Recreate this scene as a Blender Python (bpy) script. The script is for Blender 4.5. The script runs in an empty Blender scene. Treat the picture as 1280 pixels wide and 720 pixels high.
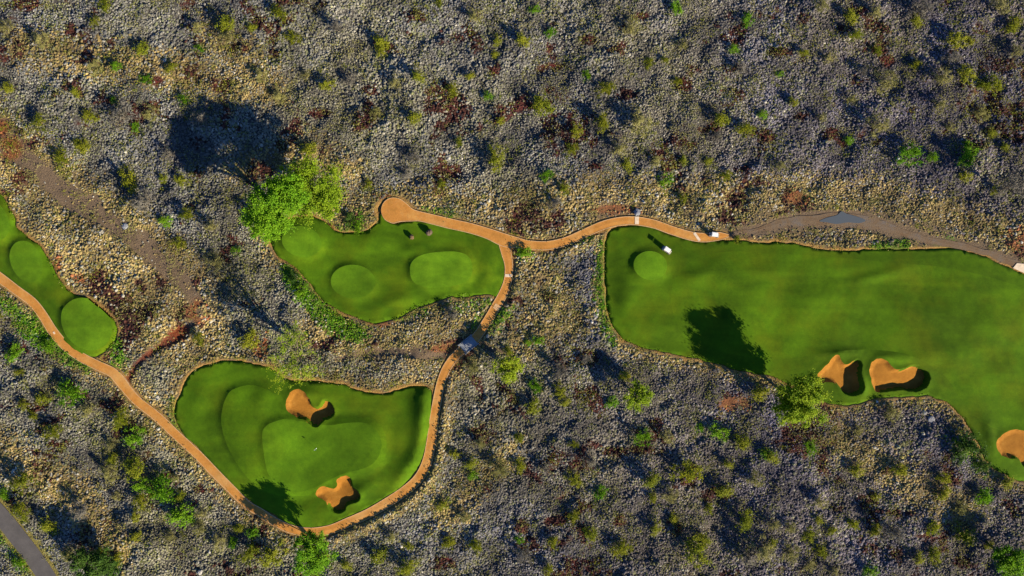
import bpy, bmesh, math, random, time
import numpy as np
from mathutils import Vector, Matrix
from mathutils.geometry import delaunay_2d_cdt
T0 = time.time()
random.seed(7); RNG = np.random.default_rng(11)
S = 0.2                      # metres per photo pixel on the ground
H = 180.0                    # camera height
SUNH = np.array([0.765, -0.644]); ELEV = 22.0
scn = bpy.context.scene
def P(p): return ((p[0]-640)*S, (360-p[1])*S)
def PL(pts): return np.array([P(p) for p in pts], float)
def top_at(px, py, h):       # ground point under something that is seen at (px,py) at height h
    x, y = P((px, py)); k = 1-h/H
    return x*k, y*k

# ------------------------------------------------------------ numpy helpers
def hash2(ix, iy, seed):
    n = (ix.astype(np.int64)*374761393 + iy.astype(np.int64)*668265263 + seed*974634777) & 0xffffffff
    n = ((n ^ (n >> 13))*1274126177) & 0xffffffff
    return ((n ^ (n >> 16)) & 0xffff)/65535.0
def vnoise(x, y, scale, seed=0):
    x = x/scale; y = y/scale
    ix = np.floor(x); iy = np.floor(y); fx = x-ix; fy = y-iy
    fx = fx*fx*(3-2*fx); fy = fy*fy*(3-2*fy)
    a = hash2(ix, iy, seed); b = hash2(ix+1, iy, seed); c = hash2(ix, iy+1, seed); d = hash2(ix+1, iy+1, seed)
    return (a*(1-fx)+b*fx)*(1-fy)+(c*(1-fx)+d*fx)*fy
def fbm(x, y, scale, seed=0, octv=4, g=.5):
    s = 0; a = 1; t = 0
    for o in range(octv):
        xr = x*math.cos(o*1.3)-y*math.sin(o*1.3); yr = x*math.sin(o*1.3)+y*math.cos(o*1.3)
        s = s+a*vnoise(xr, yr, scale/2**o, seed+o*17); t += a; a *= g
    return s/t
def sstep(a, b, v):
    if b < a: return 1-sstep(b, a, v)
    t = np.clip((v-a)/(b-a), 0, 1); return t*t*(3-2*t)
def seg_dist(X, Y, pts, closed=False, wid=None):
    """distance to polyline; with wid (per vertex) returns distance minus local half width"""
    best = np.full(X.shape, 1e9)
    n = len(pts); rng = range(n if closed else n-1)
    for i in rng:
        a = pts[i]; b = pts[(i+1) % n]; d = b-a; L = max(d@d, 1e-9)
        t = np.clip(((X-a[0])*d[0]+(Y-a[1])*d[1])/L, 0, 1)
        dd = np.hypot(X-a[0]-t*d[0], Y-a[1]-t*d[1])
        if wid is not None: dd = dd-(wid[i]*(1-t)+wid[(i+1) % n]*t)
        np.minimum(best, dd, out=best)
    return best
def inside(X, Y, poly):
    c = np.zeros(X.shape, bool); n = len(poly)
    for i in range(n):
        x1, y1 = poly[i]; x2, y2 = poly[(i+1) % n]
        if y1 == y2: continue
        c ^= ((y1 > Y) != (y2 > Y)) & (X < (x2-x1)*(Y-y1)/(y2-y1)+x1)
    return c
def sdf(X, Y, poly):         # positive inside
    d = seg_dist(X, Y, poly, True)
    return np.where(inside(X, Y, poly), d, -d)
def smooth_closed(pts, n=4):
    p = np.asarray(pts, float); out = []; N = len(p)
    for i in range(N):
        p0, p1, p2, p3 = p[i-1], p[i], p[(i+1) % N], p[(i+2) % N]
        for k in range(n):
            t = k/n
            out.append(.5*((2*p1)+(-p0+p2)*t+(2*p0-5*p1+4*p2-p3)*t*t+(-p0+3*p1-3*p2+p3)*t**3))
    return np.array(out)
def smooth_open(pts, n=6):
    p = np.asarray(pts, float); p = np.vstack([2*p[0]-p[1], p, 2*p[-1]-p[-2]]); out = []
    for i in range(1, len(p)-2):
        p0, p1, p2, p3 = p[i-1], p[i], p[i+1], p[i+2]
        for k in range(n):
            t = k/n
            out.append(.5*((2*p1)+(-p0+p2)*t+(2*p0-5*p1+4*p2-p3)*t*t+(-p0+3*p1-3*p2+p3)*t**3))
    out.append(p[-2]); return np.array(out)
def resample(poly, step):
    out = []; n = len(poly)
    for i in range(n):
        a = poly[i]; b = poly[(i+1) % n]; L = np.hypot(*(b-a)); k = max(1, int(round(L/step)))
        for j in range(k): out.append(a+(b-a)*j/k)
    return np.array(out)
def ell(cx, cy, rx, ry, ang=0, n=36, p=2.0):
    out = []; a = math.radians(ang)
    for i in range(n):
        t = 2*math.pi*i/n; c, s = math.cos(t), math.sin(t)
        x = rx*math.copysign(abs(c)**(2/p), c); y = ry*math.copysign(abs(s)**(2/p), s)
        out.append((cx+x*math.cos(a)-y*math.sin(a), cy+x*math.sin(a)+y*math.cos(a)))
    return out

# ------------------------------------------------------------ outlines, in photo pixels on the ground
TURF = {}
TURF['left'] = [(-60,190),(-25,222),(0,243),(10,257),(17,273),(20,283),(33,295),(50,308),(60,323),(68,340),(80,358),(90,367),(110,373),(123,383),(138,396),(146,408),(145,423),(136,435),(124,444),(108,446),(97,440),(82,428),(68,410),(54,387),(40,371),(20,357),(0,340),(-30,322),(-70,300)]
TURF['mid'] = [(474,268),(472,277),(463,286),(450,290),(430,291),(417,287),(406,277),(387,270),(360,275),(338,290),(341,310),(350,322),(370,335),(387,352),(397,368),(413,382),(433,392),(453,400),(470,404),(487,401),(507,393),(527,383),(550,374),(573,370),(597,369),(613,368),(622,371),(628,358),(632,340),(631,320),(624,306),(610,297),(587,289),(553,281),(530,276),(507,278),(490,279),(481,274)]
TURF['bowl'] = [(219,520),(225,494),(236,470),(255,457),(280,452),(310,453),(338,462),(360,474),(382,476),(410,478),(430,481),(447,487),(470,491),(497,488),(520,483),(538,487),(540,500),(537,530),(530,563),(520,587),(500,609),(470,630),(437,646),(410,657),(385,660),(370,657),(345,645),(318,630),(297,612),(275,590),(250,562),(228,540)]
TURF['right'] = [(761,289),(757,307),(756,333),(757,360),(759,383),(764,403),(775,420),(792,430),(820,438),(853,445),(890,453),(922,462),(957,468),(975,474),(1000,486),(1029,502),(1045,505),(1075,505),(1092,498),(1127,495),(1160,495),(1180,501),(1194,511),(1208,530),(1223,553),(1234,577),(1253,592),(1280,602),(1330,606),(1390,570),(1420,480),(1410,400),(1350,362),(1310,352),(1280,343),(1260,333),(1233,322),(1207,315),(1190,311),(1160,311),(1133,313),(1093,312),(1060,314),(1027,312),(1010,308),(980,304),(950,303),(917,300),(890,301),(865,301),(840,294),(817,285),(797,281),(780,283)]
GREENS = dict(
  left=[ell(35,327,19,27,-22), ell(110,405,29,35,-38), ell(-6,276,18,26,-25)],
  mid=[ell(378,302,25,19,12), ell(442,352,28,21,3), ell(552,337,39,22,-5,p=2.7)],
  bowl=[[(330,545),(334,532),(345,526),(360,523),(385,527),(410,531),(435,528),(458,528),(472,538),(478,555),(472,573),(459,583),(440,588),(427,592),(417,597),(409,601),(395,608),(381,613),(369,614),(350,608),(336,588)]],
  right=[ell(812,332,21,18,5)])
APRON = dict(
  bowl=[(279,527),(280,510),(284,497),(291,487),(310,481),(325,483),(341,490),(350,502),(357,512),(366,518),(385,520),(410,525),(435,522),(462,522),(478,534),(484,555),(479,577),(462,589),(442,594),(423,601),(403,612),(385,619),(369,620),(345,618),(320,605),(300,582),(285,553)],
  right=[(960,317),(1010,319),(1060,323),(1110,328),(1170,333),(1230,345),(1290,365),(1380,410),(1385,500),(1310,540),(1240,535),(1205,505),(1180,470),(1130,442),(1060,437),(990,448),(940,447),(890,436),(857,424),(842,396),(838,365),(849,339),(873,322),(915,314)])
BUNK = dict(
  bowl=[[(340+a/8, 470+b/8) for a,b in [(250,130),(190,165),(150,240),(145,310),(175,355),(230,390),(280,425),(340,435),(370,470),(410,500),(460,510),(505,470),(550,430),(610,400),(628,350),(610,290),(560,240),(515,235),(490,280),(470,305),(430,305),(395,270),(370,210),(320,150)]],
        [(340+a/8, 570+b/8) for a,b in [(740,190),(680,205),(650,240),(655,290),(620,320),(570,310),(510,298),(460,325),(438,370),(455,410),(510,430),(540,450),(560,500),(610,555),(680,572),(730,545),(750,490),(800,470),(860,450),(890,400),(880,350),(850,320),(810,290),(800,230),(780,200)]]],
  right=[[(1010+a/8, 430+b/8) for a,b in [(270,105),(235,140),(190,205),(110,275),(85,320),(85,370),(130,390),(200,380),(250,385),(280,410),(320,460),(360,495),(430,515),(510,495),(545,440),(530,370),(520,300),(535,230),(530,170),(490,145),(450,165),(400,200),(365,200),(330,160),(305,115)]],
         [(1010+a/8, 430+b/8) for a,b in [(690,145),(640,165),(615,210),(610,280),(625,360),(645,430),(680,475),(760,480),(850,465),(950,460),(1020,475),(1100,470),(1180,430),(1210,350),(1190,270),(1130,235),(1080,208),(1010,215),(950,240),(870,250),(815,215),(780,170),(730,145)]],
         [(1120+a/8, 510+b/8) for a,b in [(1150,215),(1060,260),(1000,320),(990,370),(1010,430),(1070,480),(1130,500),(1200,505),(1250,570),(1330,610),(1420,590),(1470,480),(1430,350),(1330,250),(1220,215)]]])
BDEP = dict(bowl=[1.1,1.1], right=[1.35,1.6,1.1])
# ridges and swells of the mown turf: (x, y, rx, ry, angle, height) in photo px / metres
MOUND = dict(
  left=[(75,350,14,20,-30,.25)],
  mid=[(520,312,22,6,-8,.45),(470,300,25,12,10,.4),(610,340,14,30,0,.5),(500,375,30,9,-20,.5)],
  bowl=[(532,520,14,36,6,2.0),(524,560,12,22,20,.6),(510,588,12,26,38,1.2),(330,500,8,12,0,.25),(392,492,22,8,10,.5),(250,500,13,30,12,.5),(370,640,34,9,22,.5),(450,615,16,9,-30,.7),(300,560,9,30,-35,.35)],
  right=[(1077,482,7,16,-8,1.0),(1055,440,26,5,-5,.6),(1120,446,30,5,4,.6),(1236,545,5,18,-15,.6),(785,370,14,24,0,.4),(870,345,20,9,-20,.35),(905,400,24,14,-10,.3),(1010,370,34,16,15,.45),(1095,345,30,5,-12,.5),(1150,385,40,14,20,.45),(1190,440,25,14,30,.5),(1250,400,25,26,0,.4),(835,410,25,12,10,.4),(960,340,36,8,4,.35)])
PATH1 = [(-60,300,6),(-30,325,6),(0,347,6),(20,362,5.6),(40,377,5.6),(53,393,5.6),(67,415,5.8),(83,433,5.8),(103,447,5.8),(123,457,5.8),(140,465,6),(149,474,6.4),(160,488,5.8),(173,502,5.6),(197,521,5.6),(220,543,5.4),(247,568,5.4),(270,592,5.4),(291,613,5.2),(308,630,5),(325,640,5),(342,651,5),(363,661,5.2),(387,665,5.4),(412,662,5.6),(435,653,5.8),(460,642,5.8),(483,629,6),(507,613,6),(524,597,6),(534,577,6),(539,553,5.8),(543,523,5.6),(547,499,5.4),(551,480,5.2),(557,463,5.2),(566,449,5.2),(578,437,5.4),(594,423,5.6),(607,405,5.6),(619,385,5.6),(629,367,5.4),(635,350,5),(636,332,5),(633,317,6),(630,303,7)]
PATH2 = [(476.5,263,.6),(477.5,263,5),(480,263,10),(484,263,13.5),(490,263,15.8),(496,263.5,15.6),(502,265,13),(508,267,10.2),(515,269,7.6),(525,270.5,6),(540,274,6),(560,279,6.2),(587,285,6.2),(610,292,6.6),(630,300,8),(645,303,6.5),(660,306,5.6),(683,307,5.3),(707,302,5.3),(730,292,5.3),(753,282,5.3),(773,277,5.2),(793,276,5.2),(817,280,5.2),(840,288,5.2),(863,295,5.4),(880,297,5.6),(896,295.5,5.2),(904,295,3.8),(911,294.5,1.4)]
ROAD = [(-160,480,11),(-90,555,11),(-40,602,11),(0,644,11),(22,671,11),(42,697,11),(60,724,11),(85,768,11),(110,830,11)]
TRACK = [(905,296,2.4),(930,290,3),(955,285,4),(980,279,6.5),(1010,275,8),(1050,274,9),(1090,279,8),(1130,290,5),(1160,300,4.4),(1195,306,4.4),(1230,315,4.4),(1262,327,4.8),(1300,344,5),(1350,352,5)]
WASH = [(-40,130,10),(0,160,14),(15,182,15),(45,208,12),(85,243,14),(120,262,14),(150,288,13),(190,318,12),(222,346,13),(245,375,10),(238,402,6),(224,417,7)]
GULLY = [(160,474,4),(175,452,3),(200,434,3.4),(222,418,9),(232,412,5)]
GULLY2 = [(420,450,1.5),(460,441,3),(510,440,4),(545,443,4.5),(572,432,4),(594,428,4),(640,445,1.5)]

def ribbon_xy(lst, n=5):
    a = np.array(lst, float); a = smooth_open(a, n)
    a[:, 2] = np.maximum(a[:, 2], .3)
    return np.column_stack([(a[:, 0]-640)*S, (360-a[:, 1])*S]), a[:, 2]*S
RB = {k: ribbon_xy(v) for k, v in dict(p1=PATH1, p2=PATH2, road=ROAD, track=TRACK, wash=WASH, gul=GULLY, gul2=GULLY2).items()}
TP = {k: smooth_closed(PL(v), 4) for k, v in TURF.items()}
GP = {k: [PL(g) if len(g) == 36 else smooth_closed(PL(g), 3) for g in v] for k, v in GREENS.items()}
AP = {k: smooth_closed(PL(v), 3) for k, v in APRON.items()}
BP = {k: [(lambda q: q+np.stack([fbm(q[:, 0], q[:, 1], .9, 63, 2)-.5, fbm(q[:, 0], q[:, 1], .9, 64, 2)-.5], 1)*.35)(resample(smooth_closed(PL(g), 3), .4)) for g in v] for k, v in BUNK.items()}

# ------------------------------------------------------------ fields on a half metre raster
GX = np.arange(-164, 164.01, .5); GY = np.arange(-106, 106.01, .5)
XX, YY = np.meshgrid(GX, GY)                      # rows = y
def px_of(X, Y): return X/S+640, 360-Y/S
QX, QY = px_of(XX, YY)
sd_turf = np.full(XX.shape, -1e9)
TP = {k: (lambda q: q+np.stack([fbm(q[:, 0], q[:, 1], 2.2, 61, 3)-.5, fbm(q[:, 0], q[:, 1], 2.2, 62, 3)-.5], 1)*.9)(resample(p, .7)) for k, p in TP.items()}
for k, p in TP.items(): sd_turf = np.maximum(sd_turf, sdf(XX, YY, p))
d_path = np.minimum(*[seg_dist(XX, YY, RB[k][0], wid=RB[k][1]) for k in ('p1', 'p2')])
d_road = seg_dist(XX, YY, *RB['road'][:1], wid=RB['road'][1])
d_track = seg_dist(XX, YY, RB['track'][0], wid=RB['track'][1])
wob = (fbm(XX, YY, 7, 5)-.5)*3.5
d_wash = seg_dist(XX, YY, RB['wash'][0], wid=RB['wash'][1])+wob
d_gul = seg_dist(XX, YY, RB['gul'][0], wid=RB['gul'][1])+wob*.3
d_gul2 = seg_dist(XX, YY, RB['gul2'][0], wid=RB['gul2'][1])+wob*.4
RED = [(30,5,18,6),(88,37,6,8),(135,55,6,5),(192,100,10,6),(275,105,10,8),(300,60,12,6),(60,118,12,4),(342,68,6,5),(463,112,10,5),(456,155,5,6),(400,142,12,5),(618,85,6,8),(555,155,10,5),(520,20,12,6),(390,55,6,6),(555,47,20,6),(735,50,10,5),(770,65,8,6),(692,85,18,6),(888,48,12,6),(903,40,5,5),(785,118,15,6),(855,105,8,8),(880,157,20,6),(780,165,15,5),(730,195,12,6),(745,207,8,4),(840,205,12,8),(852,220,10,6),(955,172,12,6),(803,20,10,4),(975,65,14,5),(1048,35,14,5),(1052,65,6,8),(1072,12,8,6),(1110,75,8,6),(1003,145,8,4),(1040,165,16,8),(1190,165,8,4),(1275,175,12,6),
 (590,540,12,6),(605,615,14,8),(550,705,15,8),(770,565,14,5),(800,562,10,5),(655,658,10,9),(695,652,15,5),(728,633,12,5),(775,650,8,6),(840,660,10,8),(895,620,14,9),(755,718,14,5),(845,545,6,5),(1160,567,8,5),(1112,592,6,6),(1045,640,15,6),(1110,690,16,6),(1125,640,14,5),(1155,670,10,5),(1205,705,10,7),(1060,600,12,6),(690,370,10,6),(655,398,10,4),(390,370,8,4),(70,555,14,4),(140,650,12,5),(255,610,12,5),(182,362,6,5)]
ORG = [(10,185,16,14),(0,160,10,10),(222,418,11,8),(995,247,14,9),(1275,300,17,14),(72,330,6,10),(100,348,9,6),(325,432,9,14),(245,390,12,14),(920,505,20,8),(560,435,22,5),(770,262,26,6),(660,300,8,4),(478,245,10,4),(405,285,10,6),(480,403,14,4)]
def blobs(lst, soft=.5):
    f = np.zeros(XX.shape)
    for (a, b, rx, ry) in lst:
        d = np.sqrt(((QX-a)/rx)**2+((QY-b)/ry)**2)
        f = np.maximum(f, 1-sstep(1-soft, 1+soft, d))
    return f
wn = fbm(XX, YY, 3.0, 41, 3)
red = np.clip(blobs(RED, .6)*1.3*sstep(.38, .6, wn)*1.6, 0, 1)
red = np.maximum(red, sstep(.60, .68, fbm(XX, YY, 9, 71, 4))*sstep(.42, .56, wn)*.85)
org = np.clip(blobs(ORG, .5)*1.4*sstep(.30, .5, wn), 0, 1)
def band(lst, soft=2.0):
    xy = np.array([P(q[:2]) for q in lst]); w = np.array([q[2]*S for q in lst])
    return 1-sstep(-soft, soft, seg_dist(XX, YY, xy, wid=w)+wob*.6)
tan = np.zeros(XX.shape)
for b in ([(-30,150,30),(60,230,34),(150,290,40),(230,350,34),(250,410,30)], [(430,262,20),(520,245,12),(620,262,18),(720,250,26),(850,250,28),(960,255,32),(1100,250,24),(1200,275,20),(1290,300,16)],
          [(650,330,16),(690,370,30),(660,420,22),(720,400,16)], [(400,410,22),(470,430,22),(560,400,28),(520,450,14),(600,385,12)], [(300,210,12),(330,205,10),(380,190,22),(440,215,14)],
          [(30,300,26),(120,350,40),(200,400,44),(250,440,30)], [(0,560,20),(90,620,22),(150,690,16)], [(1040,545,18),(1200,640,22)], [(560,640,20),(640,560,10)], [(270,40,16),(340,110,18),(30,60,20)]):
    tan = np.maximum(tan, band(b, 4.0))
near = 1-sstep(1.0, 5.0, np.minimum(np.minimum(-sd_turf, d_path), d_track))
tan = np.clip(np.maximum(tan, near*.85)*(.5+.9*fbm(XX, YY, 5, 91)), 0, 1)
weed = np.zeros(XX.shape)
for b, s_ in (([(358,338,3),(368,352,6),(385,376,9),(405,396,10),(430,410,10),(450,416,7)], 1.3), ([(0,374,6),(25,397,7),(50,420,8),(75,440,6),(110,456,5)], 1.1), ([(146,430,6),(150,450,9),(140,455,5)], .9),
          ([(655,316,5),(662,322,4)], .8), ([(752,305,3),(748,350,4),(752,395,5),(766,425,4)], .8), ([(452,270,3),(448,283,5),(430,285,4)], .7), ([(530,262,3),(565,268,4)], .6), ([(640,385,3),(625,398,4),(612,412,3)], .8),
          ([(216,500,3),(216,525,4),(222,540,3)], .8), ([(1190,548,7),(1212,568,8),(1230,590,5)], .45), ([(1098,308,4),(1128,309,4)], .9), ([(1170,304,3),(1190,305,4)], .8), ([(575,385,8),(610,378,5),(590,410,8)], .35), ([(700,305,3),(735,298,4)], .7), ([(0,665,5),(20,690,5),(44,722,5)], .5), ([(500,400,4),(560,380,3)], .35)):
    weed = np.maximum(weed, band(b, 1.6)*s_)
weed = np.clip(weed*(.75+1.0*fbm(XX, YY, 2.5, 33)), 0, 1)
rim = (1-sstep(.3, 1.1, -sd_turf+(fbm(XX, YY, 1.6, 15, 2)-.5)*1.8))*(sd_turf < .3)
soil = np.clip(np.maximum.reduce([1-sstep(-.8, 1.2, d_wash), 1-sstep(-.3, .6, d_gul), (1-sstep(-.5, 1.0, d_gul2)), 1-sstep(0, .9, d_path), 1-sstep(.2, 1.2, d_track), (1-sstep(.3, 1.6, d_road)), rim]), 0, 1)
soil = np.maximum(soil, org*.8*sstep(.35, .5, fbm(XX, YY, 2, 8)))
soil = np.maximum(soil, .75*(1-sstep(.5, 2.6, d_track+wob*.6))*sstep(.4, .5, fbm(XX, YY, 2.2, 9)))
bare = band([(640,290,4),(700,277,6),(765,262,9),(850,262,5),(905,275,5),(960,268,8),(1040,262,5),(1120,275,7),(1200,296,7),(1270,315,8)], 2)*sstep(.42, .56, fbm(XX, YY, 3.5, 19))
soil = np.maximum(soil, bare*.85)

flat = sstep(.6, 7.0, np.minimum(np.minimum(-sd_turf, d_path), np.minimum(d_track, d_road)))
flat = flat*sstep(-1, 4, d_wash)*.88+.12*sstep(.5, 2.5, np.minimum(-sd_turf, d_path))
hill = (fbm(XX, YY, 13, 3, 4, .55)-.5)*3.2+(fbm(XX, YY, 4.2, 23, 3, .6)-.5)*1.7
hg = hill*flat-.06
hg -= .35*(1-sstep(-1.5, 1.5, d_wash))
hg -= (.15+1.0*np.exp(-(((QX-586)/26)**2+((QY-430)/26)**2)))*(1-sstep(-.6, 1.6, d_gul2))*sstep(.3, 1.4, d_path)*sstep(.2, 1.5, -sd_turf)
hg -= .35*(1-sstep(-.4, .8, d_gul))
def berm(lst, wm, hm):
    xy = PL(lst); return hm*np.exp(-(seg_dist(XX, YY, xy)/wm)**2)
keep = sstep(.0, .9, d_path)*sstep(.2, 1.0, -sd_turf)
hg += berm([(562,480),(556,505),(554,545),(548,585),(530,612),(500,637),(460,658),(420,674)], 1.3, .75)*keep
hg += berm([(655,322),(650,340),(645,370),(630,395),(612,420)], 1.2, .6)*keep
hg += berm([(700,315),(740,302)], 1.2, .5)*keep
hg += .16*np.exp(-((-sd_turf-.55)/.35)**2)*sstep(.1, .7, d_path)
under = sstep(-.05, .9, sd_turf)
hg = hg*(1-under)-3.2*under
hg = np.where(d_path < .4, np.minimum(hg, -.10-.35*(d_path < -.4)*(sd_turf < .5)), hg)
hg = np.where(d_road < .5, np.minimum(hg, -.05-.2*(d_road < -.3)), hg)
hg = np.where(d_track < .3, np.minimum(hg, -.09), hg)
def samp(F, x, y):
    fx = np.clip((x-GX[0])/.5, 0, len(GX)-1.001); fy = np.clip((y-GY[0])/.5, 0, len(GY)-1.001)
    ix = fx.astype(int); iy = fy.astype(int); fx = fx-ix; fy = fy-iy
    return (F[iy, ix]*(1-fx)+F[iy, ix+1]*fx)*(1-fy)+(F[iy+1, ix]*(1-fx)+F[iy+1, ix+1]*fx)*fy
def gz(x, y): return float(samp(hg, np.array([x]), np.array([y]))[0])
print('fields', round(time.time()-T0, 1))

# ------------------------------------------------------------ mesh + material helpers
def link(o, parent=None):
    scn.collection.objects.link(o)
    if parent is not None: o.parent = parent
    return o
def np_mesh(name, V, F, mats, parent=None, col=None, smooth=True, mat_idx=None):
    """V (n,3); F (m,k) same-size faces"""
    V = np.ascontiguousarray(V, dtype=np.float32); F = np.ascontiguousarray(F, dtype=np.int32)
    me = bpy.data.meshes.new(name); k = F.shape[1]
    me.vertices.add(len(V)); me.vertices.foreach_set('co', V.ravel())
    me.loops.add(F.size); me.loops.foreach_set('vertex_index', F.ravel())
    me.polygons.add(len(F)); me.polygons.foreach_set('loop_start', np.arange(0, F.size, k, dtype=np.int32))
    if not isinstance(mats, (list, tuple)): mats = [mats]
    for m in mats: me.materials.append(m)
    if mat_idx is not None: me.polygons.foreach_set('material_index', np.ascontiguousarray(mat_idx, dtype=np.int32))
    me.polygons.foreach_set('use_smooth', np.full(len(F), smooth, dtype=bool))
    if col is not None:
        a = me.color_attributes.new('Col', 'FLOAT_COLOR', 'POINT')
        c = np.ones((len(V), 4), np.float32); c[:, :3] = col; a.data.foreach_set('color', c.ravel())
    me.update(calc_edges=True)
    return link(bpy.data.objects.new(name, me), parent)
def struct(o): o['kind'] = 'structure'; return o
def stuff(o, label, cat): o['kind'] = 'stuff'; o['label'] = label; o['category'] = cat; return o
def tag(o, label, cat, group=None):
    o['label'] = label; o['category'] = cat
    if group: o['group'] = group
    return o
def empty(name, loc, rz=0):
    o = bpy.data.objects.new(name, None); o.location = loc; o.rotation_euler = (0, 0, rz); o.empty_display_size = .3
    return link(o)
def copy_tree(o, parent=None):
    c = o.copy(); scn.collection.objects.link(c)
    if parent is not None: c.parent = parent
    for ch in list(o.children): copy_tree(ch, c)
    return c
def bm_obj(name, bm, mat, parent=None, smooth=False):
    me = bpy.data.meshes.new(name); bm.to_mesh(me); bm.free(); me.materials.append(mat)
    if smooth:
        for p in me.polygons: p.use_smooth = True
    return link(bpy.data.objects.new(name, me), parent)
def add_box(bm, c, s, bev=0, rot=None):
    r = bmesh.ops.create_cube(bm, size=1); vs = r['verts']
    bmesh.ops.scale(bm, vec=s, verts=vs)
    if bev:
        es = list({e for v in vs for e in v.link_edges})
        rb = bmesh.ops.bevel(bm, geom=es, offset=bev, segments=2, affect='EDGES', profile=.6); vs = list({v for f in rb['faces'] for v in f.verts} | {v for v in vs if v.is_valid})
    if rot is not None: bmesh.ops.rotate(bm, cent=(0, 0, 0), matrix=rot, verts=vs)
    bmesh.ops.translate(bm, vec=c, verts=vs); return vs
def add_cyl(bm, a, b, r1, r2=None, seg=10):
    a = Vector(a); b = Vector(b); d = b-a
    m = Matrix.Translation((a+b)/2) @ d.to_track_quat('Z', 'Y').to_matrix().to_4x4()
    return bmesh.ops.create_cone(bm, cap_ends=True, segments=seg, radius1=r1, radius2=r1 if r2 is None else r2, depth=d.length, matrix=m)['verts']

class NT:
    def __init__(s, name):
        s.m = bpy.data.materials.new(name); s.m.use_nodes = True; s.t = s.m.node_tree; s.b = s.t.nodes['Principled BSDF']
    def n(s, typ, **kw):
        x = s.t.nodes.new(typ)
        for k, v in kw.items():
            if k.startswith('_'): setattr(x, k[1:], v)
            else: x.inputs[k.replace('__', ' ')].default_value = v
        return x
    def l(s, a, b): s.t.links.new(a, b)
    def coords(s): return s.n('ShaderNodeTexCoord').outputs['Object']
    def noise(s, scale, detail=3, rough=.5, vec=None, stretch=None):
        x = s.n('ShaderNodeTexNoise', Scale=scale, Detail=detail, Roughness=rough)
        v = vec or s.coords()
        if stretch:
            mp = s.n('ShaderNodeMapping'); mp.inputs['Scale'].default_value = stretch[0]; mp.inputs['Rotation'].default_value = (0, 0, stretch[1]); s.l(v, mp.inputs['Vector']); v = mp.outputs[0]
        s.l(v, x.inputs['Vector']); return x.outputs['Fac']
    def ramp(s, fac, stops):
        x = s.n('ShaderNodeValToRGB'); e = x.color_ramp.elements
        while len(e) < len(stops): e.new(.5)
        for q, (p, c) in zip(e, stops): q.position = p; q.color = (*c, 1) if len(c) == 3 else c
        s.l(fac, x.inputs[0]); return x.outputs[0]
    def mix(s, fac, a, b, mode='MIX'):
        x = s.t.nodes.new('ShaderNodeMix'); x.data_type = 'RGBA'; x.blend_type = mode
        for v, i in ((fac, 0), (a, 6), (b, 7)):
            if hasattr(v, 'links'): s.l(v, x.inputs[i])
            else: x.inputs[i].default_value = v if i == 0 else (*v, 1)
        return x.outputs[2]
    def bump(s, h, strength, dist):
        x = s.n('ShaderNodeBump', Strength=strength, Distance=dist); s.l(h, x.inputs['Height']); s.l(x.outputs[0], s.b.inputs['Normal'])
    def base(s, c, rough=.9, spec=.3):
        if hasattr(c, 'links'): s.l(c, s.b.inputs['Base Color'])
        else: s.b.inputs['Base Color'].default_value = (*c, 1)
        s.b.inputs['Roughness'].default_value = rough; s.b.inputs['Specular IOR Level'].default_value = spec
        return s.m
def plain(name, c, rough=.6, var=.15, scale=8, spec=.4, metal=0):
    t = NT(name); f = t.noise(scale, 4)
    a = tuple(min(1, v*(1+var)) for v in c); b = tuple(v*(1-var) for v in c)
    m = t.base(t.ramp(f, [(.3, b), (.7, a)]), rough, spec); t.b.inputs['Metallic'].default_value = metal; return m

def turf_mat(name, c, yel=.35, stripes=0.0, ang=0.4):
    t = NT(name); co = t.coords()
    c1 = tuple(v*.82 for v in c); c2 = tuple(v*1.15 for v in c)
    a = t.ramp(t.noise(.045, 6, .68, co), [(.38, tuple(v*.68 for v in c)), (.62, tuple(v*1.28 for v in c))])
    yc = (c[0]*1.6, c[1]*.95, c[2]*1.0)
    ym = t.ramp(t.noise(.085, 4, .6, co), [(.47, (0, 0, 0)), (.66, (yel, yel, yel))])
    a = t.mix(ym, a, yc)
    br = t.ramp(t.noise(.35, 5, .75, co), [(.3, (.76, .80, .8)), (.7, (1.2, 1.14, 1.1))])
    a = t.mix(1.0, a, br, 'MULTIPLY')
    fine = t.ramp(t.noise(5, 3, .8, co), [(.3, (.8, .8, .8)), (.7, (1.15, 1.15, 1.15))])
    a = t.mix(.8, a, fine, 'MULTIPLY')
    if stripes:
        st = t.ramp(t.noise(.5, 1, .4, co, ((.05, 1, 1), ang)), [(.42, (1-stripes,)*3), (.58, (1+stripes,)*3)])
        a = t.mix(1.0, a, st, 'MULTIPLY')
    t.bump(t.noise(9, 4, .8, co), .5, .06)
    return t.base(a, .95, .1)
M = {}
GC = (.058, .128, .0030)
M['rough'] = turf_mat('mown_rough_grass', GC, .5, .05)
M['apron'] = turf_mat('fairway_grass', (.064, .142, .003), .3, .05, 1.0)
M['green'] = turf_mat('putting_grass', (.068, .152, .004), .12, .04, .9)
M['tee'] = turf_mat('closely_mown_tee_grass', (.084, .182, .006), .10, .05, .6)
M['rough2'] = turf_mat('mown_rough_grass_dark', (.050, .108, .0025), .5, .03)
M['apron2'] = turf_mat('fairway_grass_dark', (.056, .122, .0025), .5, .05, 1.3)
t = NT('orange_bunker_sand'); co = t.coords()
a = t.ramp(t.noise(.3, 7, .75, co), [(.3, (.21, .085, .012)), (.55, (.31, .135, .02)), (.72, (.40, .19, .035))])
a = t.mix(.6, a, t.ramp(t.noise(7, 3, .7, co), [(.3, (.82,)*3), (.7, (1.12,)*3)]), 'MULTIPLY')
t.bump(t.noise(2.5, 5, .75, co, ((1, 3, 1), .5)), .8, .16); M['sand'] = t.base(a, .95, .1)
t = NT('terracotta_path_concrete'); co = t.coords()
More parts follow.
